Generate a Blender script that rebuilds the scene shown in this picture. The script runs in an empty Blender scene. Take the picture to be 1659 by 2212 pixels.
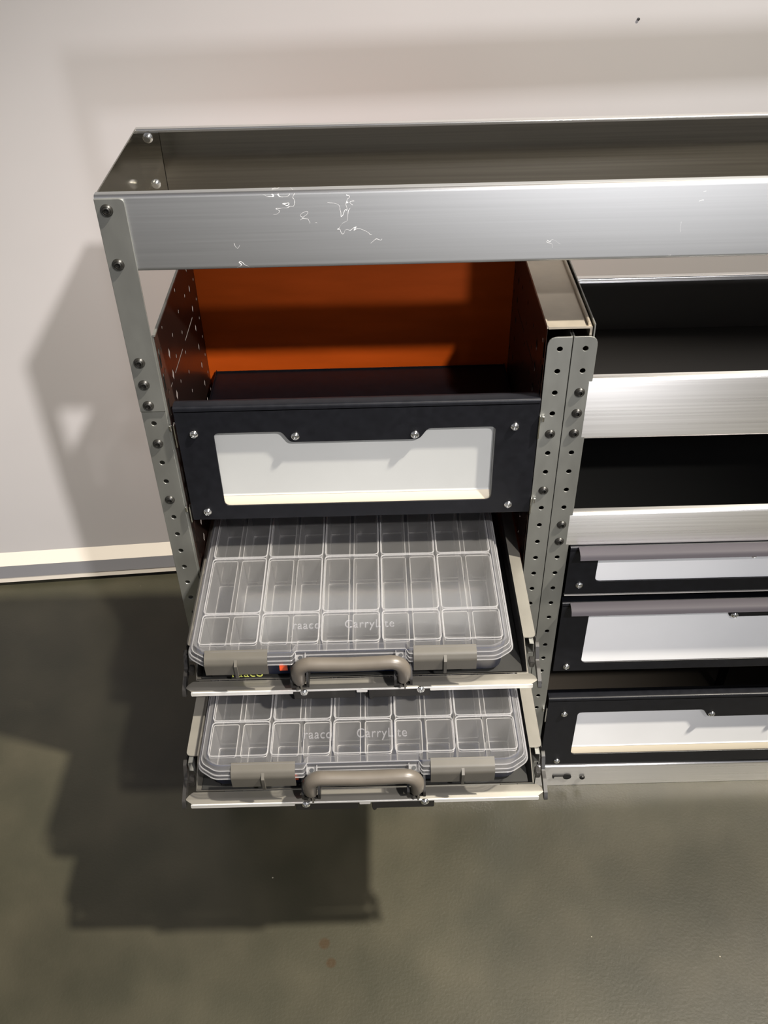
import bpy, bmesh, math, random
from mathutils import Vector, Matrix
C = bpy.context.scene.collection
PI = math.pi
H = 1.4241                       # height of the lens above the floor; z below is measured from it

# ------------------------------------------------------------------ camera
M = ((0.99968991, -0.01689075, -0.01829709),
     (-0.02486293, -0.63620617, -0.77111837),
     (0.00138404, 0.77133418, -0.63642884))
cam = bpy.data.cameras.new('camera'); co = bpy.data.objects.new('camera', cam); C.objects.link(co)
cam.sensor_fit = 'VERTICAL'; cam.sensor_height = 36.0; cam.lens = 1990.65 / 2212 * 36.0
cam.clip_start = .02; cam.clip_end = 60
R = Matrix((M[0], [-v for v in M[1]], [-v for v in M[2]])).transposed().to_4x4()
co.matrix_world = Matrix.Translation((0, 0, H)) @ R
bpy.context.scene.camera = co

# ------------------------------------------------------------------ world, lights, exposure
sc = bpy.context.scene
sc.view_settings.view_transform = 'Standard'; sc.view_settings.look = 'None'
sc.view_settings.gamma = 1; sc.view_settings.use_curve_mapping = False
sc.view_settings.exposure = 0.0
sc.cycles.transparent_max_bounces = 32
W = bpy.data.worlds.new('hall'); sc.world = W; W.use_nodes = True
nt = W.node_tree; nt.nodes.clear()
wo = nt.nodes.new('ShaderNodeOutputWorld'); bg = nt.nodes.new('ShaderNodeBackground')
tc = nt.nodes.new('ShaderNodeTexCoord'); sx = nt.nodes.new('ShaderNodeSeparateXYZ'); rp = nt.nodes.new('ShaderNodeValToRGB')
nt.links.new(tc.outputs['Generated'], sx.inputs[0])
mr = nt.nodes.new('ShaderNodeMapRange'); mr.inputs['From Min'].default_value = -1
nt.links.new(sx.outputs['Z'], mr.inputs['Value']); nt.links.new(mr.outputs[0], rp.inputs[0])
e = rp.color_ramp.elements
e[0].position = 0; e[0].color = (.03, .03, .028, 1)
e[1].position = 1; e[1].color = (.10, .10, .105, 1)
x = e.new(.50); x.color = (.16, .155, .15, 1)
x = e.new(.62); x.color = (.30, .30, .32, 1)
x = e.new(.75); x.color = (.13, .13, .14, 1)
nt.links.new(rp.outputs[0], bg.inputs['Color']); bg.inputs['Strength'].default_value = 1.3
nt.links.new(bg.outputs[0], wo.inputs[0])

def spot(name, loc, target, ang, blend, radius, power, col):
    l = bpy.data.lights.new(name, 'SPOT'); l.spot_size = math.radians(ang); l.spot_blend = blend; l.shadow_soft_size = radius
    l.energy = power; l.color = col
    o = bpy.data.objects.new(name, l); C.objects.link(o); o.location = loc
    o.rotation_euler = (Vector(target) - Vector(loc)).to_track_quat('-Z', 'Y').to_euler(); return o
spot('hall_light_front', (1.27, -1.45, 1.85 + H), (-1.0, 1.5, -1.95 + H), 33, .95, .07, 620, (1, .95, .92))
spot('hall_light_ceiling', (3.14, -.13, 4.65 + H), (-.1, .5, -1.42 + H), 34, .85, .11, 4600, (1, .92, .79))
spot('hall_light_low', (1.7, -5.2, -.44 + H), (.72, 1.5, -.38 + H), 25, 1, .22, 500, (.98, .97, 1))

# ------------------------------------------------------------------ materials
def nd(t, k, **kw):
    n = t.nodes.new(k)
    for a, b in kw.items(): setattr(n, a, b)
    return n
def mat(name, col, rough=.5, metal=0, spec=.5, coat=0):
    m = bpy.data.materials.new(name); m.use_nodes = True
    b = m.node_tree.nodes['Principled BSDF']
    b.inputs['Base Color'].default_value = (*col, 1); b.inputs['Roughness'].default_value = rough
    b.inputs['Metallic'].default_value = metal; b.inputs['Specular IOR Level'].default_value = spec
    b.inputs['Coat Weight'].default_value = coat
    return m, m.node_tree, b
def vary(t, b, col, amt, scale, stretch=(1, 1, 1), rough=None, ramt=0, detail=4):
    """noise that varies the base colour (and the roughness) a little"""
    tc = nd(t, 'ShaderNodeNewGeometry'); mp = nd(t, 'ShaderNodeMapping'); mp.inputs['Scale'].default_value = stretch
    t.links.new(tc.outputs['Position'], mp.inputs[0])
    n = nd(t, 'ShaderNodeTexNoise'); n.inputs['Scale'].default_value = scale; n.inputs['Detail'].default_value = detail
    t.links.new(mp.outputs[0], n.inputs['Vector'])
    r = nd(t, 'ShaderNodeValToRGB'); r.color_ramp.elements[0].position = .3; r.color_ramp.elements[1].position = .7
    r.color_ramp.elements[0].color = (*[max(0, c * (1 - amt)) for c in col], 1)
    r.color_ramp.elements[1].color = (*[min(1, c * (1 + amt)) for c in col], 1)
    t.links.new(n.outputs['Fac'], r.inputs[0]); t.links.new(r.outputs[0], b.inputs['Base Color'])
    if rough is not None:
        q = nd(t, 'ShaderNodeMapRange'); q.inputs['To Min'].default_value = rough - ramt; q.inputs['To Max'].default_value = rough + ramt
        t.links.new(n.outputs['Fac'], q.inputs[0]); t.links.new(q.outputs[0], b.inputs['Roughness'])
    return tc, mp, n, r
def math_(t, op, a, b=None, clamp=False):
    n = nd(t, 'ShaderNodeMath', operation=op, use_clamp=clamp)
    for i, v in enumerate((a, b)):
        if v is None: continue
        if isinstance(v, (int, float)): n.inputs[i].default_value = v
        else: t.links.new(v, n.inputs[i])
    return n.outputs[0]
def aniso(t, b, a, axis=(0, .707, .707)):
    b.inputs['Anisotropic'].default_value = a
    c = nd(t, 'ShaderNodeCombineXYZ')
    for i in range(3): c.inputs[i].default_value = axis[i]
    t.links.new(c.outputs[0], b.inputs['Tangent'])
def alu(name, col, rough, an, scratches=0.0, strk=.05):
    m, t, b = mat(name, col, rough, 1)
    g, mp, n, r = vary(t, b, col, strk, 240, (.012, 1, 1.6), rough, .02, 2)
    if an: aniso(t, b, an)
    if scratches:
        # fine curved scratches where the metal was knocked
        w = nd(t, 'ShaderNodeTexNoise'); w.inputs['Scale'].default_value = 38; w.inputs['Detail'].default_value = 1.5; w.inputs['Distortion'].default_value = 1.2
        t.links.new(g.outputs['Position'], w.inputs['Vector'])
        d = math_(t, 'ABSOLUTE', math_(t, 'SUBTRACT', w.outputs['Fac'], .5))
        line = math_(t, 'LESS_THAN', d, .0042)
        k = nd(t, 'ShaderNodeTexNoise'); k.inputs['Scale'].default_value = 17; k.inputs['Detail'].default_value = 2
        t.links.new(g.outputs['Position'], k.inputs['Vector'])
        s = nd(t, 'ShaderNodeSeparateXYZ'); t.links.new(g.outputs['Position'], s.inputs[0])
        zr = nd(t, 'ShaderNodeMapRange'); zr.inputs['From Min'].default_value = H - .42; zr.inputs['From Max'].default_value = H - .36
        zr.inputs['To Min'].default_value = .0; zr.inputs['To Max'].default_value = .09
        t.links.new(s.outputs['Z'], zr.inputs['Value'])
        near = 0
        for (cx_, cz_, rr_) in ((-.10, -.368, .055), (-.03, -.385, .05), (.27, -.364, .03)):
            dv = nd(t, 'ShaderNodeVectorMath', operation='DISTANCE'); dv.inputs[1].default_value = (cx_, .95, H + cz_)
            t.links.new(g.outputs['Position'], dv.inputs[0])
            near = math_(t, 'ADD', near, math_(t, 'MULTIPLY', math_(t, 'SUBTRACT', 1.0, math_(t, 'DIVIDE', dv.outputs['Value'], rr_), True), .16))
        msk = math_(t, 'GREATER_THAN', math_(t, 'ADD', k.outputs['Fac'], near), .66)
        f = math_(t, 'MULTIPLY', line, msk)
        mx = nd(t, 'ShaderNodeMix', data_type='RGBA'); t.links.new(f, mx.inputs['Factor'])
        t.links.new(r.outputs[0], mx.inputs['A']); mx.inputs['B'].default_value = (1, 1, 1, 1)
        t.links.new(mx.outputs['Result'], b.inputs['Base Color'])
        t.links.new(math_(t, 'SUBTRACT', 1.0, math_(t, 'MULTIPLY', f, .75)), b.inputs['Metallic'])
    return m
ALU = alu('brushed_aluminium', (.86, .85, .84), .28, .8, 0, .03)
ALUS = alu('scratched_aluminium', (.50, .51, .52), .48, .3, 1, .03)
EDGE = alu('rounded_edge_aluminium', (.88, .87, .85), .26, .5, 0, .02)
ALUI = alu('mill_aluminium', (.40, .385, .345), .13, 0, 0, .1)
TRIM = mat('trim_aluminium', (.36, .36, .39), .35, .45)[0]
SKIRTB = mat('painted_ledge', (.72, .67, .60), .4)[0]
m, t, b = mat('post_steel', (.33, .33, .31), .42, .8); vary(t, b, (.33, .335, .315), .10, 30, (1, 1, .4), .42, .06); POST = m
m, t, b = mat('galvanised_plate', (.62, .58, .50), .45, .7); vary(t, b, (.56, .50, .41), .10, 28, (1, 1, 1), .42, .08); GALV = m
m, t, b = mat('tray_steel', (.66, .62, .55), .42, .55); vary(t, b, (.24, .228, .20), .05, 25, (1, 1, 1), .42, .05); TRAY = m
BRIGHT = mat('bright_edge', (.92, .91, .88), .30, .6)[0]
CHROME = mat('polished_screw', (.82, .82, .80), .16, 1)[0]
m, t, b = mat('black_paint', (.010, .011, .015), .34, 0, .3); vary(t, b, (.0065, .007, .0095), .15, 90, (1, 1, 1), .36, .05); BLACK = m
BOLT = mat('black_bolt', (.012, .0115, .010), .38, 0)[0]
HOLE = mat('dark_socket', (.004, .004, .004), .8)[0]
RUB = mat('black_rubber', (.013, .013, .012), .6)[0]
PLB = mat('black_plastic', (.014, .013, .012), .4)[0]
BRNIN = mat('brown_liner', (.13, .11, .085), .6)[0]
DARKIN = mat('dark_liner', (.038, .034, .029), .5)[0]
m, t, b = mat('grey_plastic', (.072, .067, .057), .42); vary(t, b, (.072, .067, .057), .05, 60); GREY = m
m, t, b = mat('handle_grey_plastic', (.095, .083, .069), .38); vary(t, b, (.095, .083, .069), .06, 60); HGREY = m
NAVY = mat('navy_plastic', (.004, .008, .026), .35)[0]
m, t, b = mat('panel_dimmed_for_strong_light', (.70, .71, .70), .45); vary(t, b, (.43, .44, .435), .03, 9); WPAN_DIM = m  # window panel, colour darkened to offset strong front light on the left drawer
m, t, b = mat('panel_lifted_for_weak_light', (.78, .79, .80), .45); vary(t, b, (.88, .89, .91), .03, 9); WPAN_LIFT = m  # same window panel, colour lightened where the right drawers get little light
CREAM = mat('cream_ledge', (.60, .54, .43), .4)[0]
m, t, b = mat('smoked_lip', (.055, .051, .060), .6, 0, .15); vary(t, b, (.055, .051, .060), .05, 20, (.1, 1, 1)); LIP = m
STICK = mat('orange_sticker', (.85, .09, .015), .5)[0]
YEL = mat('yellow_print', (.52, .55, .12), .5)[0]
YELB = mat('bright_yellow_print', (.62, .70, .10), .5)[0]
LABEL = mat('black_label', (.006, .006, .006), .4)[0]

m, t, b = mat('orange_board', (.40, .085, .012), .42, 0, .15)
vary(t, b, (.54, .082, .007), .10, 14, (.6, 1, 3), .40, .06); ORANGE = m
m, t, b = mat('brown_side_sheet', (.060, .036, .028), .30, .55)
vary(t, b, (.050, .030, .024), .12, 10, (1, 1, 1), .30, .05); BROWN = m

# concrete floor
m, t, b = mat('polished_concrete', (.16, .15, .11), .42)
g, mp, n, r = vary(t, b, (.038, .035, .0225), .30, 2.2, (1, 1, 1), .42, .08, 9)
n2 = nd(t, 'ShaderNodeTexNoise'); n2.inputs['Scale'].default_value = 9; n2.inputs['Detail'].default_value = 6
t.links.new(g.outputs['Position'], n2.inputs['Vector'])
r2 = nd(t, 'ShaderNodeValToRGB'); r2.color_ramp.elements[0].position = .35; r2.color_ramp.elements[1].position = .68
r2.color_ramp.elements[0].color = (.72, .75, .72, 1); r2.color_ramp.elements[1].color = (1.0, .99, .98, 1)
t.links.new(n2.outputs['Fac'], r2.inputs[0])
mx = nd(t, 'ShaderNodeMix', data_type='RGBA', blend_type='MULTIPLY'); mx.inputs['Factor'].default_value = 1
t.links.new(r.outputs[0], mx.inputs['A']); t.links.new(r2.outputs[0], mx.inputs['B'])
last = mx.outputs['Result']
for (sx_, sy_, rad) in ((-.1076, .6784, .0105), (-.096, .6483, .0085)):        # two brown spots of rust
    v = nd(t, 'ShaderNodeVectorMath', operation='DISTANCE'); v.inputs[1].default_value = (sx_, sy_, 0)
    t.links.new(g.outputs['Position'], v.inputs[0])
    w = math_(t, 'ADD', v.outputs['Value'], math_(t, 'MULTIPLY', math_(t, 'SUBTRACT', n2.outputs['Fac'], .5), .03))
    q = nd(t, 'ShaderNodeMapRange'); q.inputs['From Min'].default_value = rad; q.inputs['From Max'].default_value = rad * .6
    q.inputs['To Max'].default_value = .75; t.links.new(w, q.inputs['Value'])
    k = nd(t, 'ShaderNodeMix', data_type='RGBA'); t.links.new(q.outputs[0], k.inputs['Factor'])
    t.links.new(last, k.inputs['A']); k.inputs['B'].default_value = (.030, .017, .006, 1); last = k.outputs['Result']
vo = nd(t, 'ShaderNodeTexVoronoi'); vo.inputs['Scale'].default_value = 26; t.links.new(g.outputs['Position'], vo.inputs['Vector'])
sp = nd(t, 'ShaderNodeSeparateColor'); t.links.new(vo.outputs['Color'], sp.inputs[0])
f = math_(t, 'MULTIPLY', math_(t, 'LESS_THAN', vo.outputs['Distance'], .032), math_(t, 'GREATER_THAN', sp.outputs[0], .86))
k = nd(t, 'ShaderNodeMix', data_type='RGBA'); t.links.new(math_(t, 'MULTIPLY', f, .6), k.inputs['Factor'])
t.links.new(last, k.inputs['A']); k.inputs['B'].default_value = (.45, .42, .34, 1); last = k.outputs['Result']
t.links.new(last, b.inputs['Base Color'])
n3 = nd(t, 'ShaderNodeTexNoise'); n3.inputs['Scale'].default_value = 220; t.links.new(g.outputs['Position'], n3.inputs['Vector'])
bp = nd(t, 'ShaderNodeBump'); bp.inputs['Strength'].default_value = .12; bp.inputs['Distance'].default_value = .002
t.links.new(n3.outputs['Fac'], bp.inputs['Height']); t.links.new(bp.outputs[0], b.inputs['Normal']); CONC = m

m, t, b = mat('white_wall_panel', (.62, .60, .59), .38)
vary(t, b, (.80, .775, .77), .035, 2.2, (1, 1, 1), .36, .05, 3); WALL = m

def plastic(name, trans, diff, col, rough, edge):
    """clear plastic: see-through face on, milky towards its edges"""
    m = bpy.data.materials.new(name); m.use_nodes = True; t = m.node_tree; t.nodes.clear()
    o = nd(t, 'ShaderNodeOutputMaterial'); tr = nd(t, 'ShaderNodeBsdfTransparent'); tr.inputs[0].default_value = (*trans, 1)
    df = nd(t, 'ShaderNodeBsdfDiffuse'); df.inputs[0].default_value = (*col, 1)
    tl = nd(t, 'ShaderNodeBsdfTranslucent'); tl.inputs[0].default_value = (*col, 1)
    dm = nd(t, 'ShaderNodeMixShader'); dm.inputs[0].default_value = .35
    t.links.new(df.outputs[0], dm.inputs[1]); t.links.new(tl.outputs[0], dm.inputs[2])
    gl = nd(t, 'ShaderNodeBsdfGlossy'); gl.inputs['Roughness'].default_value = rough; gl.inputs[0].default_value = (1, 1, 1, 1)
    lw = nd(t, 'ShaderNodeLayerWeight'); lw.inputs[0].default_value = .35
    fr = nd(t, 'ShaderNodeFresnel'); fr.inputs[0].default_value = 1.45
    f1 = math_(t, 'ADD', diff, math_(t, 'MULTIPLY', math_(t, 'POWER', lw.outputs['Facing'], 2.5), edge), True)
    a = nd(t, 'ShaderNodeMixShader'); t.links.new(f1, a.inputs[0]); t.links.new(tr.outputs[0], a.inputs[1]); t.links.new(dm.outputs[0], a.inputs[2])
    c = nd(t, 'ShaderNodeMixShader'); t.links.new(math_(t, 'MULTIPLY', fr.outputs[0], .36), c.inputs[0])
    t.links.new(a.outputs[0], c.inputs[1]); t.links.new(gl.outputs[0], c.inputs[2])
    t.links.new(c.outputs[0], o.inputs[0]); return m
CLEAR = plastic('clear_lid_plastic', (.97, .97, .98), .045, (.62, .62, .62), .16, .5)
SKIRT = plastic('lid_skirt_plastic', (.93, .93, .95), .14, (.62, .62, .64), .16, .6)
RIDGE = plastic('lid_edge_plastic', (.9, .9, .92), .24, (.66, .66, .66), .2, .5)
BIN = plastic('frosted_bin_plastic', (.90, .90, .90), .26, (.42, .41, .39), .3, .3)
BINF = plastic('bin_floor_plastic', (.93, .93, .93), .10, (.42, .42, .42), .2, .1)
BINR = plastic('bin_rim_plastic', (.9, .9, .9), .5, (.64, .63, .61), .3, .4)

# ------------------------------------------------------------------ mesh helpers
class MB:
    def __init__(s): s.bm = bmesh.new()
    def mesh(s, me, mtx=None):
        if mtx: me.transform(mtx)
        s.bm.from_mesh(me); bpy.data.meshes.remove(me)
    def box(s, x0, x1, y0, y1, z0, z1, bev=0, seg=2, rot=None):
        b = bmesh.new(); bmesh.ops.create_cube(b, size=1)
        for v in b.verts:
            v.co = Vector(((x0 + x1) / 2 + v.co.x * (x1 - x0), (y0 + y1) / 2 + v.co.y * (y1 - y0), (z0 + z1) / 2 + v.co.z * (z1 - z0)))
        if bev: bmesh.ops.bevel(b, geom=b.edges[:], offset=bev, segments=seg, affect='EDGES')
        if rot: bmesh.ops.rotate(b, verts=b.verts, cent=rot[0], matrix=Matrix.Rotation(rot[1], 3, rot[2]))
        me = bpy.data.meshes.new('t'); b.to_mesh(me); b.free(); s.mesh(me); return s
    def lathe(s, c, axis, prof, seg=20):
        """prof: (radius, distance along axis); axis is a unit vector"""
        a = Vector(axis); q = a.to_track_quat('Z', 'Y').to_matrix(); rings = []
        for r, d in prof:
            if r < 1e-6: rings.append([s.bm.verts.new(Vector(c) + a * d)]); continue
            rings.append([s.bm.verts.new(Vector(c) + a * d + q @ Vector((r * math.cos(2 * PI * i / seg), r * math.sin(2 * PI * i / seg), 0))) for i in range(seg)])
        for A, B in zip(rings, rings[1:]):
            for i in range(seg):
                j = (i + 1) % seg
                f = [A[i % len(A)], A[j % len(A)], B[j % len(B)], B[i % len(B)]]
                f = list(dict.fromkeys(f))
                if len(f) > 2: s.bm.faces.new(f)
        return s
    def sheet(s, prof, t, x0, x1, axis='x', r=0):
        """bent sheet metal: an open profile (y,z) thickened by t and run along x (or (x,z) along y)"""
        p = fillet_open(prof, r) if r else [Vector(q) for q in prof]
        L = []; Rr = []
        for i, q in enumerate(p):
            d0 = (q - p[i - 1]).normalized() if i else None; d1 = (p[i + 1] - q).normalized() if i < len(p) - 1 else None
            if d0 is None: n = Vector((-d1.y, d1.x)); k = 1
            elif d1 is None: n = Vector((-d0.y, d0.x)); k = 1
            else:
                d = (d0 + d1).normalized(); n = Vector((-d.y, d.x)); k = 1 / max(.4, n.dot(Vector((-d0.y, d0.x))))
            L.append(q + n * t * k); Rr.append(q)
        return s.prism(Rr + L[::-1], x0, x1, axis)
    def prism(s, poly, a0, a1, axis='x'):
        def P(u, v, a): return (a, u, v) if axis == 'x' else ((u, a, v) if axis == 'y' else (u, v, a))
        n = len(poly)
        A = [s.bm.verts.new(P(q[0], q[1], a0)) for q in poly]; B = [s.bm.verts.new(P(q[0], q[1], a1)) for q in poly]
        for i in range(n): s.bm.faces.new((A[i], A[(i + 1) % n], B[(i + 1) % n], B[i]))
        s.bm.faces.new(A); s.bm.faces.new(B); return s
    def tube(s, pts, r, seg=12, cap=True):
        pts = [Vector(p) for p in pts]; rings = []; up = None
        for i, p in enumerate(pts):
            d = (pts[min(i + 1, len(pts) - 1)] - pts[max(i - 1, 0)]).normalized()
            if up is None: up = d.orthogonal().normalized()
            up = (up - d * up.dot(d)).normalized(); w = d.cross(up)
            rr = r[i] if isinstance(r, (list, tuple)) else r
            rings.append([s.bm.verts.new(p + (up * math.cos(2 * PI * k / seg) + w * math.sin(2 * PI * k / seg)) * rr) for k in range(seg)])
        for A, B in zip(rings, rings[1:]):
            for k in range(seg): s.bm.faces.new((A[k], A[(k + 1) % seg], B[(k + 1) % seg], B[k]))
        if cap: s.bm.faces.new(rings[0][::-1]); s.bm.faces.new(rings[-1])
        return s
    def plate(s, outer, holes, t, plane, w, bev=0):
        """flat plate with real holes; outer and holes are lists of (u,v)"""
        cu = bpy.data.curves.new('t', 'CURVE'); cu.dimensions = '2D'; cu.fill_mode = 'BOTH'; cu.extrude = max(1e-5, t / 2 - bev)
        cu.bevel_depth = bev; cu.bevel_resolution = 1; cu.offset = -bev
        for loop in [outer] + holes:
            sp = cu.splines.new('POLY'); sp.points.add(len(loop) - 1); sp.use_cyclic_u = True
            for q, (u, v) in zip(sp.points, loop): q.co = (u, v, 0, 1)
        o = bpy.data.objects.new('t', cu); me = bpy.data.meshes.new_from_object(o)
        bpy.data.objects.remove(o); bpy.data.curves.remove(cu)
        for v in me.vertices:
            u, vv, k = v.co
            v.co = {'XZ': (u, w + k, vv), 'YZ': (w + k, u, vv), 'XY': (u, vv, w + k)}[plane]
        s.mesh(me); return s
    def build(s, name, m, parent=None, smooth=30):
        bmesh.ops.remove_doubles(s.bm, verts=s.bm.verts, dist=1e-6)
        bmesh.ops.recalc_face_normals(s.bm, faces=s.bm.faces)
        lim = math.radians(smooth)
        for e in s.bm.edges:
            if len(e.link_faces) == 2: e.smooth = e.calc_face_angle(0) < lim
        for f in s.bm.faces: f.smooth = True
        off = Vector((0, 0, -H))
        if parent is not None: off += ROOT[parent.name]
        for v in s.bm.verts: v.co -= off
        me = bpy.data.meshes.new(name); s.bm.to_mesh(me); s.bm.free(); me.materials.append(m)
        o = bpy.data.objects.new(name, me); C.objects.link(o)
        if parent is not None: o.parent = parent; ROOT[o.name] = ROOT[parent.name]
        else: ROOT[o.name] = Vector((0, 0, 0))
        return o
ROOT = {}
def thing(name, label, cat, base, group=None):
    """base is in scene coordinates (z above the floor)"""
    o = bpy.data.objects.new(name, None); C.objects.link(o); o.empty_display_size = .05
    o.location = base; o['label'] = label; o['category'] = cat
    if group: o['group'] = group
    ROOT[o.name] = Vector(base); return o
def struct(o): o['kind'] = 'structure'; return o
def copy_tree(o, parent=None):
    c = o.copy(); C.objects.link(c)
    if parent is not None: c.parent = parent
    ROOT[c.name] = ROOT[o.name]
    for ch in list(o.children): copy_tree(ch, c)
    return c
def arc(cx, cy, r, a0, a1, n=6): return [Vector((cx + r * math.cos(a0 + (a1 - a0) * i / n), cy + r * math.sin(a0 + (a1 - a0) * i / n))) for i in range(n + 1)]
def circ(u, v, r, n=14): return [(u + r * math.cos(2 * PI * i / n), v + r * math.sin(2 * PI * i / n)) for i in range(n)]
def fillet_open(p, r, n=5, closed=False):
    p = [Vector(q) for q in p]; out = []; N = len(p)
    for i, q in enumerate(p):
        if not closed and i in (0, N - 1): out.append(q); continue
        a = p[i - 1] - q; b = p[(i + 1) % N] - q
        rr = r[i] if isinstance(r, (list, tuple)) else r
        rr = min(rr, a.length * .49, b.length * .49)
        if rr <= 1e-6: out.append(q); continue
        A = q + a.normalized() * rr; B = q + b.normalized() * rr
        for k in range(n + 1):
            s = k / n; out.append(A * (1 - s) ** 2 + q * 2 * s * (1 - s) + B * s * s)
    return out
def rpoly(p, r, n=5): return [tuple(q) for q in fillet_open(p, r, n, True)]
def rrect(u0, u1, v0, v1, r, n=5): return rpoly([(u0, v0), (u1, v0), (u1, v1), (u0, v1)], r, n)
def screw(name, c, m, parent, r=.0056, axis=(0, -1, 0)):
    """button head with a hexagon socket"""
    b = MB(); b.lathe(c, axis, [(r * 1.02, 0), (r * 1.02, r * .12), (r * .93, r * .32), (r * .74, r * .50), (r * .66, r * .46), (r * .60, r * .54), (r * .46, r * .60), (r * .42, r * .60), (r * .38, r * .2), (0, r * .2)], 24)
    o = b.build(name, m, parent, 40)
    return o

# ------------------------------------------------------------------ the room
b = MB(); b.box(-6, 7, -7, 7, -H - .1, -H); struct(b.build('floor', CONC))
wa, wb = Vector((-.859, 1.5075)), Vector((-.467, 1.5326)); wd = (wb - wa).normalized(); ang = math.atan2(wd.y, wd.x)
WM = Matrix.Translation((wa.x, wa.y, 0)) @ Matrix.Rotation(ang, 4, 'Z')
def wallpiece(name, m, prof, parent=None, u0=-3.2, u1=4.2):
    b = MB(); b.prism(prof, u0, u1, 'x'); bmesh.ops.transform(b.bm, matrix=WM, verts=b.bm.verts); return b.build(name, m, parent)
wl = struct(wallpiece('wall_back', WALL, [(.0, -1.335), (.0, 1.1), (.03, 1.1), (.03, -1.411), (.0, -1.411), (.0, -1.399), (.010, -1.399), (.010, -1.36)]))
struct(wallpiece('trim_1', SKIRTB, [(.0, -1.334), (.010, -1.334), (.010, -1.366), (-.009, -1.366)]))
struct(wallpiece('trim_2', TRIM, [(-.009, -1.3665), (.0098, -1.3665), (.0098, -1.3985), (-.011, -1.3985)]))
struct(wallpiece('trim_3', SKIRTB, [(-.010, -1.399), (-.0002, -1.399), (-.0002, -1.4125), (-.010, -1.4125)]))
b = MB(); b.lathe((.4173, 1.5885, -.3287), (wd.y, -wd.x, 0), [(.0022, -.002), (.0022, .0008), (0, .0012)], 12); b.build('screw_head', BOLT, wl)

# ------------------------------------------------------------------ rack
Y0 = .95; YB = 1.222; ZF = -H
rack = thing('shelving_rack', 'grey steel rack frame with perforated uprights and orange back board before the white wall', 'shelving', (.33, 1.08, 0))
HOLES = [-.5429 - .03 * k for k in range(29)]
def flange(name, x0, x1, hx, zt, out, bolts, mtl=POST, y=Y0, holes=HOLES, zb=None):
    zb = zb or ZF + .0005; r = [.012 if out == 'L' else .001, .012 if out == 'R' else .001]
    p = rpoly([(x0, zb), (x1, zb), (x1, zt), (x0, zt)], [.0005, .0005, r[1], r[0]])
    b = MB(); b.plate(p, [circ(hx, z, .0034) for z in holes if not any(abs(z - q) < .006 for q in bolts)], .002, 'XZ', y, .0004)
    # inner fold running back from the face
    xi = x1 if out == 'L' else x0; s = -1 if out == 'L' else 1
    if zt < -.4: b.box(min(xi, xi + s * .0018), max(xi, xi + s * .0018), y + .0005, y + .034, zb, zt)
    o = b.build(name, mtl, rack, 8)
    for z in bolts:
        k = screw('bolt', (hx, y - .0008, z), BOLT, o, .0064)
    return o
flange('upright', -.2915, -.2615, -.279, -.5272, 'L', [-.6629, -.7529])
MB().box(-.2905, -.2632, Y0 + .010, Y0 + .0115, ZF + .001, -.530).build('channel_web', POST, rack)
flange('upright', .1968, .2257, .2118, -.5272, 'L', [-.6629, -.7529])
flange('upright', .2267, .2557, .2420, -.5272, 'R', [-.6029, -.6329, -.6629, -.8129, -.8429])
flange('upright', .935, .965, .950, -.5272, 'R', [-.6029, -.6329, -.6629, -.8129, -.8429])
for xa, xb_, hx, out in ((-.2915, -.2603, -.280, 'R'), (.934, .965, .951, 'L')):
    p = rpoly([(xa, -.614), (xb_, -.614), (xb_, -.3520), (xa, -.3520)], [.0005, .0005, .006 if out == 'R' else .0005, .0005 if out == 'R' else .006])
    br = MB().plate(p, [], .0022, 'XZ', Y0 - .0024, .0005).build('upper_bracket', POST, rack, 8)
    for z in (-.364, -.424, -.546, -.576, -.605): screw('bolt', (hx, Y0 - .0034, z), BOLT, br, .0066)

# perforated side sheets
def side_holes():
    h = []
    dia = lambda y, z, a, c: [(y - a, z), (y - a * .3, z - c * .6), (y, z - c), (y + a * .3, z - c * .6), (y + a, z), (y + a * .3, z + c * .6), (y, z + c), (y - a * .3, z + c * .6)]
    def col(y, z0, n, a, c):
        for k in range(n):
            z = z0 - .03 * k
            if z > -.523 or z < -1.39: continue
            h.append(dia(y, z, a, c))
    col(.9705, -.5413, 29, .0030, .0055); h.append(dia(.995, -.5262, .0022, .0035))
    col(1.0065, -.568, 28, .0048, .0100); col(1.039, -.5602, 2, .0028, .0050)
    h.append(dia(1.039, -.6276, .0026, .0045))
    col(1.092, -.5252, 29, .0028, .0048); h.append(dia(1.1427, -.5584, .0028, .0050))
    col(1.178, -.5353, 29, .0038, .0080); col(1.212, -.5374, 29, .0026, .0045)
    for z in (-.603, -.903, -1.203):
        for a, c in ((.985, .996), (1.018, 1.080), (1.101, 1.168)): h.append([(a, z - .0011), (c, z - .0011), (c, z + .0011), (a, z + .0011)])
    for k in range(24):
        z = -.5345 - .0345 * k
        h.append(rrect(.9540, .9628, z - .0262, z, .003, 3))
    return h
SH = side_holes()
def side(x, mtl, zt=-.514, name='side_panel'):
    return MB().plate([(Y0 + .0015, ZF + .001), (YB + .003, ZF + .001), (YB + .003, zt), (Y0 + .0015, zt)], SH, .0005, 'YZ', x).build(name, mtl, rack)
sl = side(-.2585, BROWN); sr = side(.1955, BROWN); side(.9345, BROWN)
# galvanised edge on the left sheet and the fold beside the upright
MB().box(-.2600, -.2572, Y0 + .001, YB + .003, -.5150, -.5128).build('edge_trim', POST, rack)
MB().sheet([(Y0 + .0015, -.2575), (Y0 + .0015, -.2640)], .001, 0, 1) if False else None
b = MB(); b.box(-.2625, -.2588, Y0 + .0012, Y0 + .0028, ZF + .001, -.5135, .0006); b.build('front_fold', POST, rack)
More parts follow.
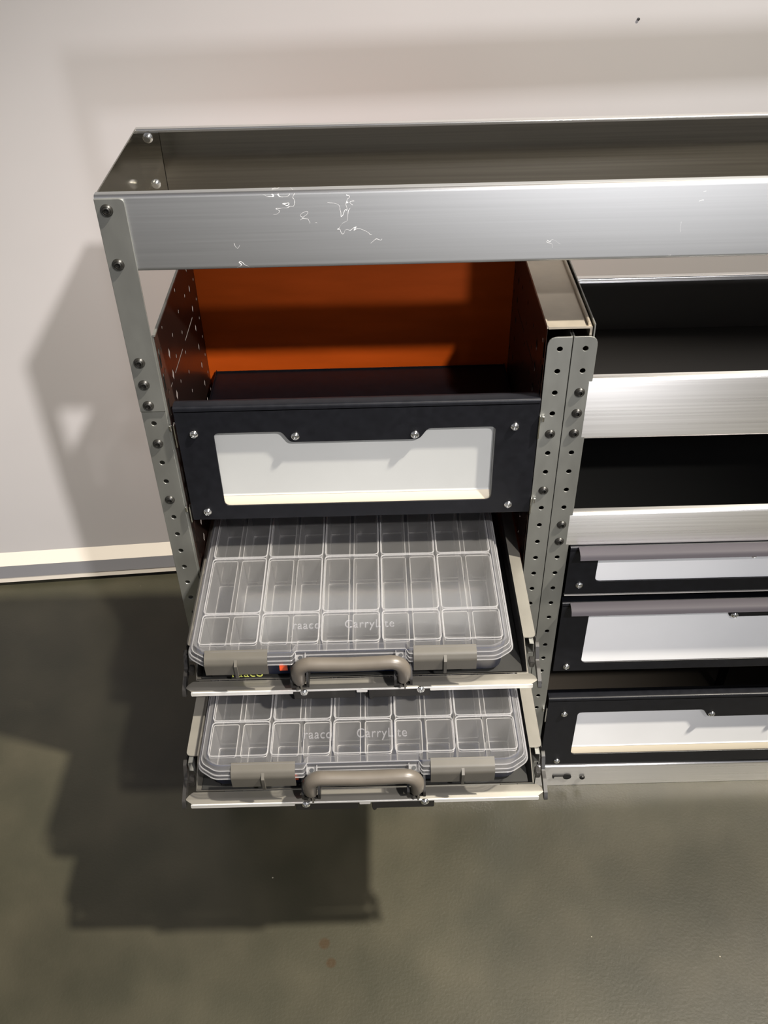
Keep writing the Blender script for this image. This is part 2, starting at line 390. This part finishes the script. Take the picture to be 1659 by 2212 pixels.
# right sheet of the double divider, its top plate and gutter
b = MB(); b.box(.2495, .2510, Y0 + .001, YB + .003, ZF + .001, -.5125); b.build('divider_sheet', POST, rack)
MB().box(.1964, .2494, YB - .002, YB + .001, ZF + .001, -.518).build('divider_light_stop', BROWN, rack)  # unseen strip, added to keep light from leaking into the divider
b = MB(); b.box(.1966, .2452, Y0 + .001, YB + .003, -.5172, -.5155); b.box(.1948, .1966, Y0 + .001, YB + .003, -.5172, -.5130)
b.box(.2425, .2452, Y0 + .003, YB + .003, -.5155, -.5110, .0005)
b.plate([(.1966, -.5172), (.2452, -.5172), (.2452, -.5145), (.1966, -.5145)], [], .001, 'XZ', Y0 + .0005)
b.box(.2452, .2480, Y0 + .003, YB, -.5300, -.5165)
b.build('top_plate', GALV, rack)
MB().box(-.2592, .1975, YB + .0008, YB + .004, ZF + .03, -.520).build('back_board', ORANGE, rack)
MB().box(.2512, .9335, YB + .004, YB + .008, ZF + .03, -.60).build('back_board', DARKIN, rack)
# bottom rails
def rail(x0, x1, keyhole=True):
    b = MB(); b.sheet([(Y0 + .045, -1.3672), (Y0, -1.3672), (Y0, ZF + .0006)], .002, x0, x1, r=.004)
    b.build('bottom_rail', ALU, rack)
    b = MB()
    if keyhole:
        p = rpoly([(.3085, -1.4035), (.3140, -1.4055), (.3190, -1.3975), (.3140, -1.3900), (.3085, -1.3905), (.3065, -1.3940), (.2905, -1.3940), (.2905, -1.3990), (.2880, -1.3990), (.2880, -1.3915), (.3050, -1.3915), (.3060, -1.3990)], .0008, 2)
        b.prism([(u, v) for u, v in rpoly([(.2870, -1.3915), (.3060, -1.3915), (.3060, -1.3945), (.2895, -1.3945), (.2895, -1.3995), (.2870, -1.3995)], .0006, 2)], Y0 - .0024, Y0 + .001, 'y')
        b.lathe((.3125, Y0 + .001, -1.3962), (0, -1, 0), [(.0072, 0), (.0072, .0033), (0, .0033)], 20)
        b.build('keyhole_slot', HOLE, rack); screw('bolt', (.3392, Y0 - .002, -1.3986), BOLT, rack, .0048)
rail(.2575, .9335)
b = MB(); b.sheet([(Y0 + .045, -1.3672), (Y0, -1.3672), (Y0, ZF + .0006)], .002, -.2605, .1960, r=.004); b.build('bottom_rail', ALU, rack)
# the dark strap seen through the gap
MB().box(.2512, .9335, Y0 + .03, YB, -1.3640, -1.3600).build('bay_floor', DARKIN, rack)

# ------------------------------------------------------------------ aluminium shelf trays
def shelf_tray(label, x0, x1, zt, zb, yb, front, liner, ends):
    T = thing('shelf_tray', label, 'shelf', ((x0 + x1) / 2, (Y0 + yb) / 2, zb + H), 'aluminium shelf trays')
    y0 = Y0 + .0005
    b = MB(); b.sheet([(y0 + .0085, zt - .0005), (y0, zt - .0005), (y0, zb), (y0 + .020, zb)], -.0016, x0, x1, r=.0032)
    fp = b.build('front_panel', front, T)
    b = MB(); b.sheet([(y0 + .0087, zt - .0003), (y0 - .0002, zt - .0003), (y0 - .0002, zt - .0052)], -.0012, x0 + .0002, x1 - .0002, r=.0034); b.build('top_edge', EDGE, fp)
    b = MB(); b.sheet([(yb + .0085, zt - .0005), (yb, zt - .0005), (yb, zb + .003), (yb - .02, zb + .003)], .0016, x0, x1, r=.0032); b.build('back_panel', ALUI if ends else ALU, T)
    b = MB(); b.sheet([(yb + .0087, zt - .0003), (yb - .0002, zt - .0003), (yb - .0002, zt - .0045)], .0012, x0 + .0002, x1 - .0002, r=.0032); b.build('back_edge', EDGE, T)
    if not ends: MB().box(x0 + .001, x1 - .001, yb - .0012, yb - .0006, zb + .004, zt - .0075).build('liner', liner, T)
    MB().box(x0, x1, y0 + .003, yb - .001, zb + .0025, zb + .0045).build('floor_panel', liner, T)
    if ends:
        for x, s in ((x0, 1), (x1, -1)):
            b = MB(); b.box(min(x, x + s * .0016), max(x, x + s * .0016), y0 + .001, yb + .0015, zb + .001, zt - .0004)
            b.box(min(x, x + s * .029), max(x, x + s * .029), yb - .0034, yb - .0017, zb + .004, zt - .004)
            b.build('end_panel', ALUI, T)
            for z in (zt - .0095, zt - .066):
                n = MB(); n.lathe((x + s * .0155, yb - .0034, z), (0, -1, 0), [(.0062, 0), (.0062, .001), (.0050, .0016), (.0050, .0040), (.0040, .0052), (.0030, .0052), (.0030, .0068), (0, .0068)], 6 if False else 18)
                n.build('nut', CHROME, T)
    return T
shelf_tray('long empty brushed aluminium tray along the top of the rack, scratched front', -.2915, .965, -.3500, -.4325, 1.170, ALUS, DARKIN, True)
t2 = shelf_tray('empty aluminium shelf tray of the right bay with deep front, below the long top tray', .2518, .9335, -.5855, -.6715, YB, ALU, DARKIN, False)
t3 = shelf_tray('shallow aluminium shelf tray of the right bay lined with black mat, just above the drawers', .2518, .9335, -.7945, -.8515, YB, ALU, DARKIN, False)
b = MB(); b.box(.2535, .932, Y0 + .012, YB - .002, -.8465, -.8415, .002); MB_ = b.build('mat', RUB, t3)
# strip of clear tape on the shallow tray
m_tape = plastic('clear_tape', (1, 1, 1), .6, (.9, .9, .9), .12, .2)
MB().box(.285, .300, Y0 - .0003, Y0 + .0002, -.8505, -.7975).build('tape_strip', m_tape, t3)

# ------------------------------------------------------------------ black drawers
def drawer(label, x0, x1, zt, zb, win, notch, deep, lip, scr, yf=Y0 - .002, group='black drawers with pale label windows'):
    """win = (u0,u1,v0,v1); notch = (a,b,c,d,vn): the dip of the frame into the window"""
    T = thing('drawer', label, 'drawer', ((x0 + x1) / 2, 1.08, zb + H), group)
    u0, u1, v0, v1 = win; a, bb, c, d, vn = notch
    w = rpoly([(u0, v0), (u1, v0), (u1, v1), (d, v1), (c, vn), (bb, vn), (a, v1), (u0, v1)], [.008, .008, .007, .005, .005, .005, .005, .007])
    b = MB(); b.plate(rpoly([(x0, zb), (x1, zb), (x1, zt - .006), (x0, zt - .006)], .002), [w], .002, 'XZ', yf, .0004)
    b.sheet([(yf + .022, zt - .0045), (yf + .014, zt), (yf - .001, zt), (yf - .001, zt - .0075)], .002, x0, x1, r=.005)
    b.sheet([(yf, zb + .004), (yf, zb - .001), (yf + .012, zb - .001)], .0012, x0 + .004, x1 - .004, r=.002)
    fr = b.build('front_frame', BLACK, T, 20)
    e = .006
    if deep:
        yr = yf + .0065
        b = MB(); b.sheet([(yf + .0014, v1 + .003), (yr - .002, v1 - .002), (yr, v1 - .006), (yr, v0 + .014), (yr - .001, v0 + .012)], .001, u0 - e, u1 + .001, r=.003)
        b.box(u1 - .0005, u1 + .0005, yf + .0012, yr, v0 - .002, v1 + .002)
        b.build('label_panel', WPAN_DIM if x0 < 0 else WPAN_LIFT, T)
        MB().prism([(yf + .0014, v0 - .002), (yr, v0 + .0135), (yr + .001, v0 + .0135), (yr + .001, v0 - .003), (yf + .0014, v0 - .003)], u0 - e, u1 + .001, 'x').build('label_ledge', CREAM, T)
    else:
        MB().box(u0 - e, u1 + e, yf + .0012, yf + .0022, v0 - e, v1 + e).build('label_panel', WPAN_LIFT, T)
    zi = zb + (.066 if deep and x0 < 0 else .006); yi = YB - .006
    b = MB(); b.box(x0 + .006, x1 - .006, yf + .016, yi, zi - .001, zi)
    b.box(x0 + .006, x0 + .007, yf + .003, yi, zb + .001, zi + .004); b.box(x1 - .007, x1 - .006, yf + .003, yi, zb + .001, zi + .004)
    b.box(x0 + .006, x1 - .006, yi - .001, yi, zb + .001, zi + .002)
    b.build('box', BLACK if x0 < 0 or not deep else BRNIN, T)
    if lip:
        xl = x0 + .011
        y = yf
        b = MB(); b.sheet([(y + .003, zt - .0005), (y - .008, zt - .0008), (y - .0155, zt - .0035), (y - .0185, zt - .0100)], .0016, xl, x1 - .011, r=.006)
        b.build('grip_lip', LIP, T)
    for (u, v) in scr: screw('screw', (u, yf - .0012, v), CHROME, T, .0056)
    return T, fr
def tabs(T, x0, x1, zs, yf=Y0 - .002):
    for x, s in ((x0, -1), (x1, 1)):
        for za, zb_ in zs:
            b = MB(); b.box(x - .0008, x + .0008, yf - .0045, yf + .004, zb_, za, .0006)
            b.lathe((x + s * .0045, yf - .001, za - .006), (0, 0, 1), [(0, -.004), (.0017, -.0035), (.0017, .0035), (0, .004)], 10)
            b.build('latch_tab', CHROME, T)
d, fr = drawer('black drawer of the left bay above the clear cases, top edge rounded, windowed front', -.2525, .1955, -.6095, -.7870,
       (-.2075, .1432, -.7643, -.6485), (-.1235, -.1135, .0480, .0590, -.6645), True, False,
       [(-.2318, -.6487), (-.1065, -.6553), (.0424, -.6570), (.1666, -.6488), (-.2320, -.7731), (.1663, -.7732)])
tabs(d, -.2545, .1963, ((-.633, -.667), (-.762, -.789)))
X1 = .9325
drawer('shallow black drawer of the right bay with grey grip lip, topmost of three', .2590, X1, -.8530, -.9435, (.3002, .890, -.9197, -.8640), (.5040, .5095, .680, .686, -.8792), False, True,
       [(.2785, -.9254), (.5172, -.8745), (.673, -.8745), (.912, -.9254)])
drawer('deeper black drawer of the right bay with grey grip lip, middle of three', .2590, X1, -.9620, -1.1120, (.3008, .890, -1.0933, -.9800), (.5040, .5095, .680, .686, -.9990), False, True,
       [(.2790, -1.1011), (.5168, -.9948), (.673, -.9948), (.912, -1.1011)])
MB().box(.2600, .9320, Y0 - .001, Y0 + .004, -.9495, -.9478).build('divider_strip', BRIGHT, rack)
d, fr = drawer('lowest black drawer of the right bay above the bottom rail, rounded top edge', .2600, X1, -1.1800, -1.3560, (.3108, .880, -1.3287, -1.2165), (.5160, .5265, .665, .675, -1.2345), True, False,
       [(.2883, -1.2187), (.5313, -1.2271), (.660, -1.2271), (.905, -1.2187), (.2890, -1.3462), (.905, -1.3462)])
MB().box(.6040, .6165, 1.090, 1.100, -1.3495, -1.200).build('divider', RUB, d)
tabs(d, .2580, .9340, ((-1.200, -1.235), (-1.330, -1.350)))

# ------------------------------------------------------------------ pull-out trays and the organiser cases
XC = -.0317
def pullout(label):
    """upper tray geometry, the lower one is a copy moved down and out"""
    T = thing('pull_out_tray', label, 'tray', (XC, .97, -.9075 + H), 'pulled-out steel case trays')
    zf = -.9075; yf = .773; L = .40; xl, xr = XC - .2102, XC + .2102; zt = -.8735; t = .0013
    b = MB(); bm = b.bm
    # floor, slanted-front side walls and outward flanges as bent sheet
    b.box(xl, xr, yf, yf + L, zf - t, zf)
    for s, x in ((-1, xl), (1, xr)):
        xo = x - s * .003; xe = x + s * .0125
        def V(*c): return bm.verts.new(c)
        q = [V(x, yf, zf), V(x, yf + L, zf), V(xo, yf + L, zt), V(xo, yf + .028, zt)]
        q2 = [V(x + s * t, yf, zf - t), V(x + s * t, yf + L, zf), V(xo + s * t, yf + L, zt - t), V(xo + s * t, yf + .028, zt - t)]
        for i in range(4): bm.faces.new((q[i], q[(i + 1) % 4], q2[(i + 1) % 4], q2[i]))
        bm.faces.new(q); bm.faces.new(q2)
        p = rpoly([(xo, yf + .028), (xe, yf + .028), (xe, yf + L), (xo, yf + L)], [.0003, .007, .0003, .0003])
        b.plate(p, [], t, 'XY', zt - t / 2)
    b.build('pan', TRAY, T)
    # front shelf of the tray with clipped corners and a bright turned-down edge
    hw = .2235; y1 = yf - .0012; y0 = yf - .0185
    out = rpoly([(XC - .215, y1), (XC + .215, y1), (XC + hw - .004, y1 - .004), (XC + hw, y0 + .007), (XC + hw - .010, y0), (XC - hw + .010, y0), (XC - hw, y0 + .007), (XC - hw + .004, y1 - .004)], [.001, .001, .002, .003, .002, .002, .003, .002])
    fs = MB().plate(out, [], .0014, 'XY', zf - .0022, .0003).build('front_shelf', TRAY, T)
    b = MB()
    for a, c in ((XC - hw + .008, XC - .0870), (XC - .0068, XC + .0068), (XC + .0860, XC + hw - .008)):
        b.plate(rpoly([(a, zf - .0082), (c, zf - .0082), (c, zf - .0018), (a, zf - .0018)], .0012, 3), [], .0014, 'XZ', y0 - .0004)
    b.box(XC - hw + .010, XC + hw - .010, y0 - .0012, y0 + .0006, zf - .0044, zf - .0014, .0005)
    b.build('front_lip', BRIGHT, fs)
    # rubber lining
    MB().box(xl + .006, xr - .006, yf + .0006, yf + L - .004, zf + .0002, zf + .0015, .0004).build('mat', RUB, T)
    # release catch under the lip: two black plates, screws, a small lever
    for a, c in ((XC - .0865, XC - .0085), (XC + .0085, XC + .0860)):
        p = MB().box(a, c, y0 + .0012, y0 + .0035, zf - .0215, zf - .0030, .0008)
        p.build('catch_plate', PLB, T)
    screw('screw', (XC - .0730, y0 - .0005, zf - .0058), CHROME, T, .0054); screw('screw', (XC + .0742, y0 - .0005, zf - .0058), CHROME, T, .0054)
    b = MB(); b.prism(rpoly([(XC + .009, zf - .008), (XC + .015, zf - .008), (XC + .014, zf - .023), (XC + .0115, zf - .0255), (XC + .009, zf - .023)], .0015, 3), y0 + .001, y0 + .0055, 'y'); b.build('release_lever', PLB, T)
    for s in (-1, 1):
        # telescopic rail beside the wall
        xw = XC + s * .2125
        b = MB(); b.sheet([(xw + s * .0015, zt - .0025), (xw + s * .0075, zt - .0035), (xw + s * .0078, zt - .0200), (xw + s * .0015, zt - .0215), (xw + s * .0012, zt - .0250)], .0010 * -s, yf + .020, yf + L, 'y', r=.0015)
        b.build('slide_rail', CHROME if False else POST, T)
        b = MB(); b.box(min(xw + s * .0094, xw + s * .0112), max(xw + s * .0094, xw + s * .0112), yf + .030, yf + L, zt - .024, zt - .003, .0005)
        b.box(min(xw + s * .0010, xw + s * .0075), max(xw + s * .0010, xw + s * .0075), yf + .004, yf + .016, zt - .031, zt - .0215, .001)
        b.build('rail_stop', PLB, T)
        # black hooked end cap beside the front shelf
        x = XC + s * hw
        pts = [(y1 + .032, zt - .012), (y1 + .029, zt - .007), (y1 + .022, zt - .010), (y1 + .014, zf + .008), (y1 + .002, zf + .006), (y0 + .004, zf - .001), (y0 - .001, zf - .010), (y0 + .006, zf - .013), (y1 + .002, zf - .006), (y1 + .018, zf - .003)]
        b = MB(); b.prism([tuple(q) for q in fillet_open(pts, .002, 3, True)], min(x - s * .0010, x + s * .0035), max(x - s * .0010, x + s * .0035), 'x'); b.build('end_cap', PLB, T)
    return T
tray = pullout('upper pulled-out steel tray carrying a clear case, directly below the black drawer')
LOW = Vector((.0008, -.1015, -.0912))
t_low = copy_tree(tray); t_low.location = tray.location + LOW
t_low['label'] = 'lower pulled-out steel tray carrying a clear case, reaching furthest forward'

def lid_outline(cx, y0, g):
    """outline of the lid grown outwards by g"""
    w = .1985 + g; yb = y0 + .318 + g
    p = [(cx - .178 - g * .5, y0 - g), (cx - .0715 + g * .0, y0 - g), (cx - .0675, y0 + .0085 - g), (cx + .0675, y0 + .0085 - g), (cx + .0715, y0 - g), (cx + .178 + g * .5, y0 - g),
         (cx + w, y0 + .014 - g * .5), (cx + w, yb), (cx - w, yb), (cx - w, y0 + .014 - g * .5)]
    return rpoly(p, [.006, .002, .002, .002, .002, .006, .008, .012, .012, .008], 4)
CYA = .7795; UX, UY = .03795, .0526            # front edge of the grid, cell size
def case(label):
    cx = -.0437; T = thing('organiser_case', label, 'case', (cx, .93, -.9070 + .0024 + H), 'clear-lidded organiser cases')
    zl = -.8446; zb = -.9050; y0 = .7548; yb = y0 + .318
    # navy base: tapered shell, open on top
    b = MB(); bm = b.bm
    def ring(w, ya, yb_, z, r): return [bm.verts.new((u, v, z)) for u, v in rrect(cx - w, cx + w, ya, yb_, r, 5)]
    rings = [ring(.1830, y0 + .0230, yb - .006, zb, .012), ring(.1900, y0 + .0185, yb - .002, zb + .006, .018), ring(.1935, y0 + .0150, yb, -.8575, .020),
             ring(.1915, y0 + .0170, yb - .002, -.8575, .018), ring(.1870, y0 + .0215, yb - .005, zb + .008, .016), ring(.1800, y0 + .0260, yb - .009, zb + .002, .010)]
    for A, B in zip(rings, rings[1:]):
        n = len(A)
        for i in range(n): bm.faces.new((A[i], A[(i + 1) % n], B[(i + 1) % n], B[i]))
    bm.faces.new(rings[0]); bm.faces.new(rings[-1])
    base = b.build('base', NAVY, T, 40)
    # lid: thin clear plate, stepped skirt, raised cell panels
    b = MB(); b.plate(lid_outline(cx, y0 + .004, -.004), [], .0014, 'XY', zl - .0007)
    lid = b.build('lid', CLEAR, T)
    b = MB()
    for g0, z0, g1, z1 in ((-.0080, zl + .0004, -.0042, zl - .0042), (-.0042, zl - .0042, -.0014, zl - .0050), (-.0014, zl - .0050, -.0008, zl - .0092), (-.0008, zl - .0092, .0018, zl - .0098), (.0018, zl - .0098, .0022, zl - .0140)):
        A = [b.bm.verts.new((u, v, z0)) for u, v in lid_outline(cx, y0, g0)]; B = [b.bm.verts.new((u, v, z1)) for u, v in lid_outline(cx, y0, g1)]
        for i in range(len(A)): b.bm.faces.new((A[i], A[(i + 1) % len(A)], B[(i + 1) % len(A)], B[i]))
    b.build('skirt', SKIRT, lid)
    b = MB()
    for g, z, r in ((-.0022, zl - .0046, .0006), (.0006, zl - .0095, .0006), (.0023, zl - .0142, .0008)):
        p = lid_outline(cx, y0, g); b.tube([(u, v, z) for u, v in p] + [(p[0][0], p[0][1], z)], r, 6, False)
    # grooves between the raised panels of the lid
    xg0 = cx - 5 * UX
    rows = [0, 1, 3, 5, 6]
    for i in range(5):
        for a, c in zip(rows, rows[1:]):
            p = rrect(xg0 + i * 2 * UX + .0018, xg0 + (i + 1) * 2 * UX - .0018, CYA + a * UY - .006 + .0012 + (0 if a else 0), CYA + c * UY - .006 - .0012, .006, 4)
            b.tube([(u, v, zl + .0010) for u, v in p] + [(p[0][0], p[0][1], zl + .0010)], .0009, 6, False)
    b.build('moulded_ridges', RIDGE, lid)
    # latches
    for dx in LATCH:
        x = cx + dx; hw = .0385
        b = MB(); b.sheet([(y0 + .010, zl + .0008), (y0 - .0005, zl - .0030), (y0 - .0050, zl - .0100), (y0 - .0042, zl - .0285)], .0018, x - hw, x + hw, r=.003)
        b.prism([(y0 + .001, zl - .003), (y0 - .0085, zl - .0095), (y0 - .0075, zl - .030), (y0 - .0050, zl - .034), (y0 - .0035, zl - .030), (y0 - .003, zl - .012)], x - .0018, x + .0018, 'x')
        b.build('latch', GREY, T)
    # handle
    r = .0090; yh = y0 - .0100; zc = -.8505; hx = .0650
    pts = [Vector((cx - hx + .0015, yh + .004, zc - .035)), Vector((cx - hx, yh + .001, zc - .026)), Vector((cx - hx, yh, zc - .018))]
    pts += [Vector((cx - hx + .016 - .016 * math.cos(a), yh, zc - .016 + .016 * math.sin(a))) for a in [PI / 2 * k / 6 for k in range(1, 7)]]
    pts += [Vector((cx - hx + .030, yh, zc - .0008)), Vector((cx, yh, zc - .0020))]
    pts += [Vector((2 * cx - p.x, p.y, p.z)) for p in pts[:-1]][::-1]
    rr = [.0072, .0080, .0084] + [.0088] * (len(pts) - 6) + [.0084, .0080, .0072]
    hd = MB().tube(pts, rr, 16).build('handle', HGREY, T, 60)
    for s in (-1, 1):
        x = cx + s * (hx - .001)
        b = MB()
        for k in (-1, 1):
            b.prism([tuple(q) for q in fillet_open([(y0 + .017, -.862), (y0 + .006, -.864), (yh - .002, -.882), (yh - .002, -.892), (yh + .003, -.895), (y0 + .017, -.897)], .002, 3, True)], x + k * .0098 - .0015, x + k * .0098 + .0015, 'x')
        b.box(x - .0095, x + .0095, yh + .0005, yh + .0045, -.8950, -.8910, .0008)
        b.build('handle_bracket', PLB, T)
        b = MB(); b.box(x - .0045, x + .0045, yh - .002, yh + .002, -.8955, -.8925, .0006); b.box(x + .001, x + .003, yh - .004, yh + .002, -.8960, -.886); b.build('pivot_clip', GREY, T)
        # clear eye of the lid beside the recess
        b = MB()
        xe = cx + s * .0615
        b.box(xe - .0065, xe + .0065, y0 - .0015, y0 + .0075, zl - .0120, zl - .0085, .001)
        b.box(xe - .0065, xe - .0055, y0 - .0020, y0 + .0075, zl - .0125, zl - .0035, .0004); b.box(xe + .0055, xe + .0065, y0 - .0020, y0 + .0075, zl - .0125, zl - .0035, .0004)
        b.build('lid_eye', RIDGE, lid)
        MB().lathe((xe, y0 + .0025, zl - .0083), (0, -.3, .95), [(.0026, 0), (.0026, .001), (0, .001)], 10).build('pin', CHROME, lid)
    # sticker and printed word on the front face
    MB().box(-.1345, -.1245, y0 + .0158, y0 + .0172, -.8905, -.8805).build('sticker', STICK, base)
    MB().box(-.222, -.148, y0 + .0200, y0 + .0212, -.9048, -.8900).build('label', LABEL, base)
    def text(body, size, m, name, fn, par, ext=.0002, off=0):
        cu = bpy.data.curves.new('t', 'FONT'); cu.body = body; cu.size = size; cu.extrude = ext; cu.offset = off; cu.space_character = 1.08
        o = bpy.data.objects.new('t', cu); me = bpy.data.meshes.new_from_object(o); bpy.data.objects.remove(o)
        for v in me.vertices: v.co = fn(v.co)
        b = MB(); b.mesh(me); return b.build(name, m, par)
    text('raaco', .0170, YEL, 'printed_name', lambda c: (-.1975 + c.x, y0 + .0192 - c.z, -.9046 + c.y), base)
    text('raaco', .0150, SKIRT, 'moulded_name', lambda c: (cx - .0735 + c.x, CYA + .018 + c.y * 1.3, zl + .0003 + c.z), lid, .0003)
    text('CarryLite', .0150, SKIRT, 'moulded_name', lambda c: (cx - .008 + c.x, CYA + .018 + c.y * 1.3, zl + .0003 + c.z), lid, .0003)
    b = MB(); b.prism([tuple(q) for q in fillet_open([(-.2045, -.8935), (-.1980, -.8932), (-.2005, -.8960), (-.2022, -.9000)], .001, 3, True)], y0 + .0188, y0 + .0192, 'y'); b.build('printed_mark', YELB, base)
    return T
LATCH = (-.140, .1155)
c_up = case('clear-lidded case with grey handle in the upper pulled-out tray, shifted to the left')
LATCH = (-.120, .120)
c_low = case('clear-lidded case with grey handle in the lower pulled-out tray')
CLOW = Vector((.0122, -.0985, -.0912)); c_low.location += CLOW

# bins: tapered open boxes of two lengths, one of each really built, the others are copies
def make_bin(cx0, y0_, n):
    zt = -.8475; zb = -.8950
    T = thing('storage_bin', 'bin', 'bin', (cx0 + UX / 2, y0_ + n * UY / 2, zb + H))
    x0, x1, a0, a1 = cx0 + .0026, cx0 + UX - .0026, y0_ + .0012, y0_ + n * UY - .0020
    def ring(bm, k, z, r): return [bm.verts.new((u, v, z)) for u, v in rrect(x0 + k, x1 - k, a0 + k, a1 - k, r, 3)]
    b = MB(); bm = b.bm; rg = [ring(bm, 0, zt, .003), ring(bm, .0016, zb + .002, .003), ring(bm, .0030, zb, .003)]
    for A, B in zip(rg, rg[1:]):
        for i in range(len(A)): bm.faces.new((A[i], A[(i + 1) % len(A)], B[(i + 1) % len(A)], B[i]))
    b.build('wall', BIN, T)
    b = MB(); b.bm.faces.new(ring(b.bm, .0030, zb, .003)); b.build('bottom', BINF, T)
    for k, z, r, nm in ((.0003, zt, .00055, 'rim'), (.0016, zb + .002, .00050, 'bottom_edge')):
        b = MB(); p = rrect(x0 + k, x1 - k, a0 + k, a1 - k, .003, 3)
        b.tube([(u, v, z) for u, v in p] + [(p[0][0], p[0][1], z)], r, 5, False)
        b.build(nm, BINR, T)
    return T
ORD = ['first', 'second', 'third', 'fourth', 'fifth', 'sixth', 'seventh', 'eighth', 'ninth', 'tenth']
gx0 = -.0437 - 5 * UX; gy0 = CYA - .006
ROWS = [('short frosted bin', 'front row', 0, 1), ('long frosted bin', 'second row back', 1, 2), ('long frosted bin', 'third row back', 3, 2)]
protos = {}
for cname, off, nr in (('upper', Vector((0, 0, 0)), 3), ('lower', CLOW, 2)):
    for kind, rname, r0, n in ROWS[:nr]:
        for c_ in range(10):
            base = Vector((gx0 + (c_ + .5) * UX, gy0 + (r0 + n / 2) * UY, -.8950 + H)) + off
            if n in protos: o = copy_tree(protos[n])
            else: o = protos[n] = make_bin(gx0, gy0 + r0 * UY, n)
            o.location = base; o['category'] = 'bin'; o['group'] = 'frosted bins in the %s case' % cname
            o['label'] = '%s, %s from the left in the %s of the %s case' % (kind, ORD[c_], rname, cname)
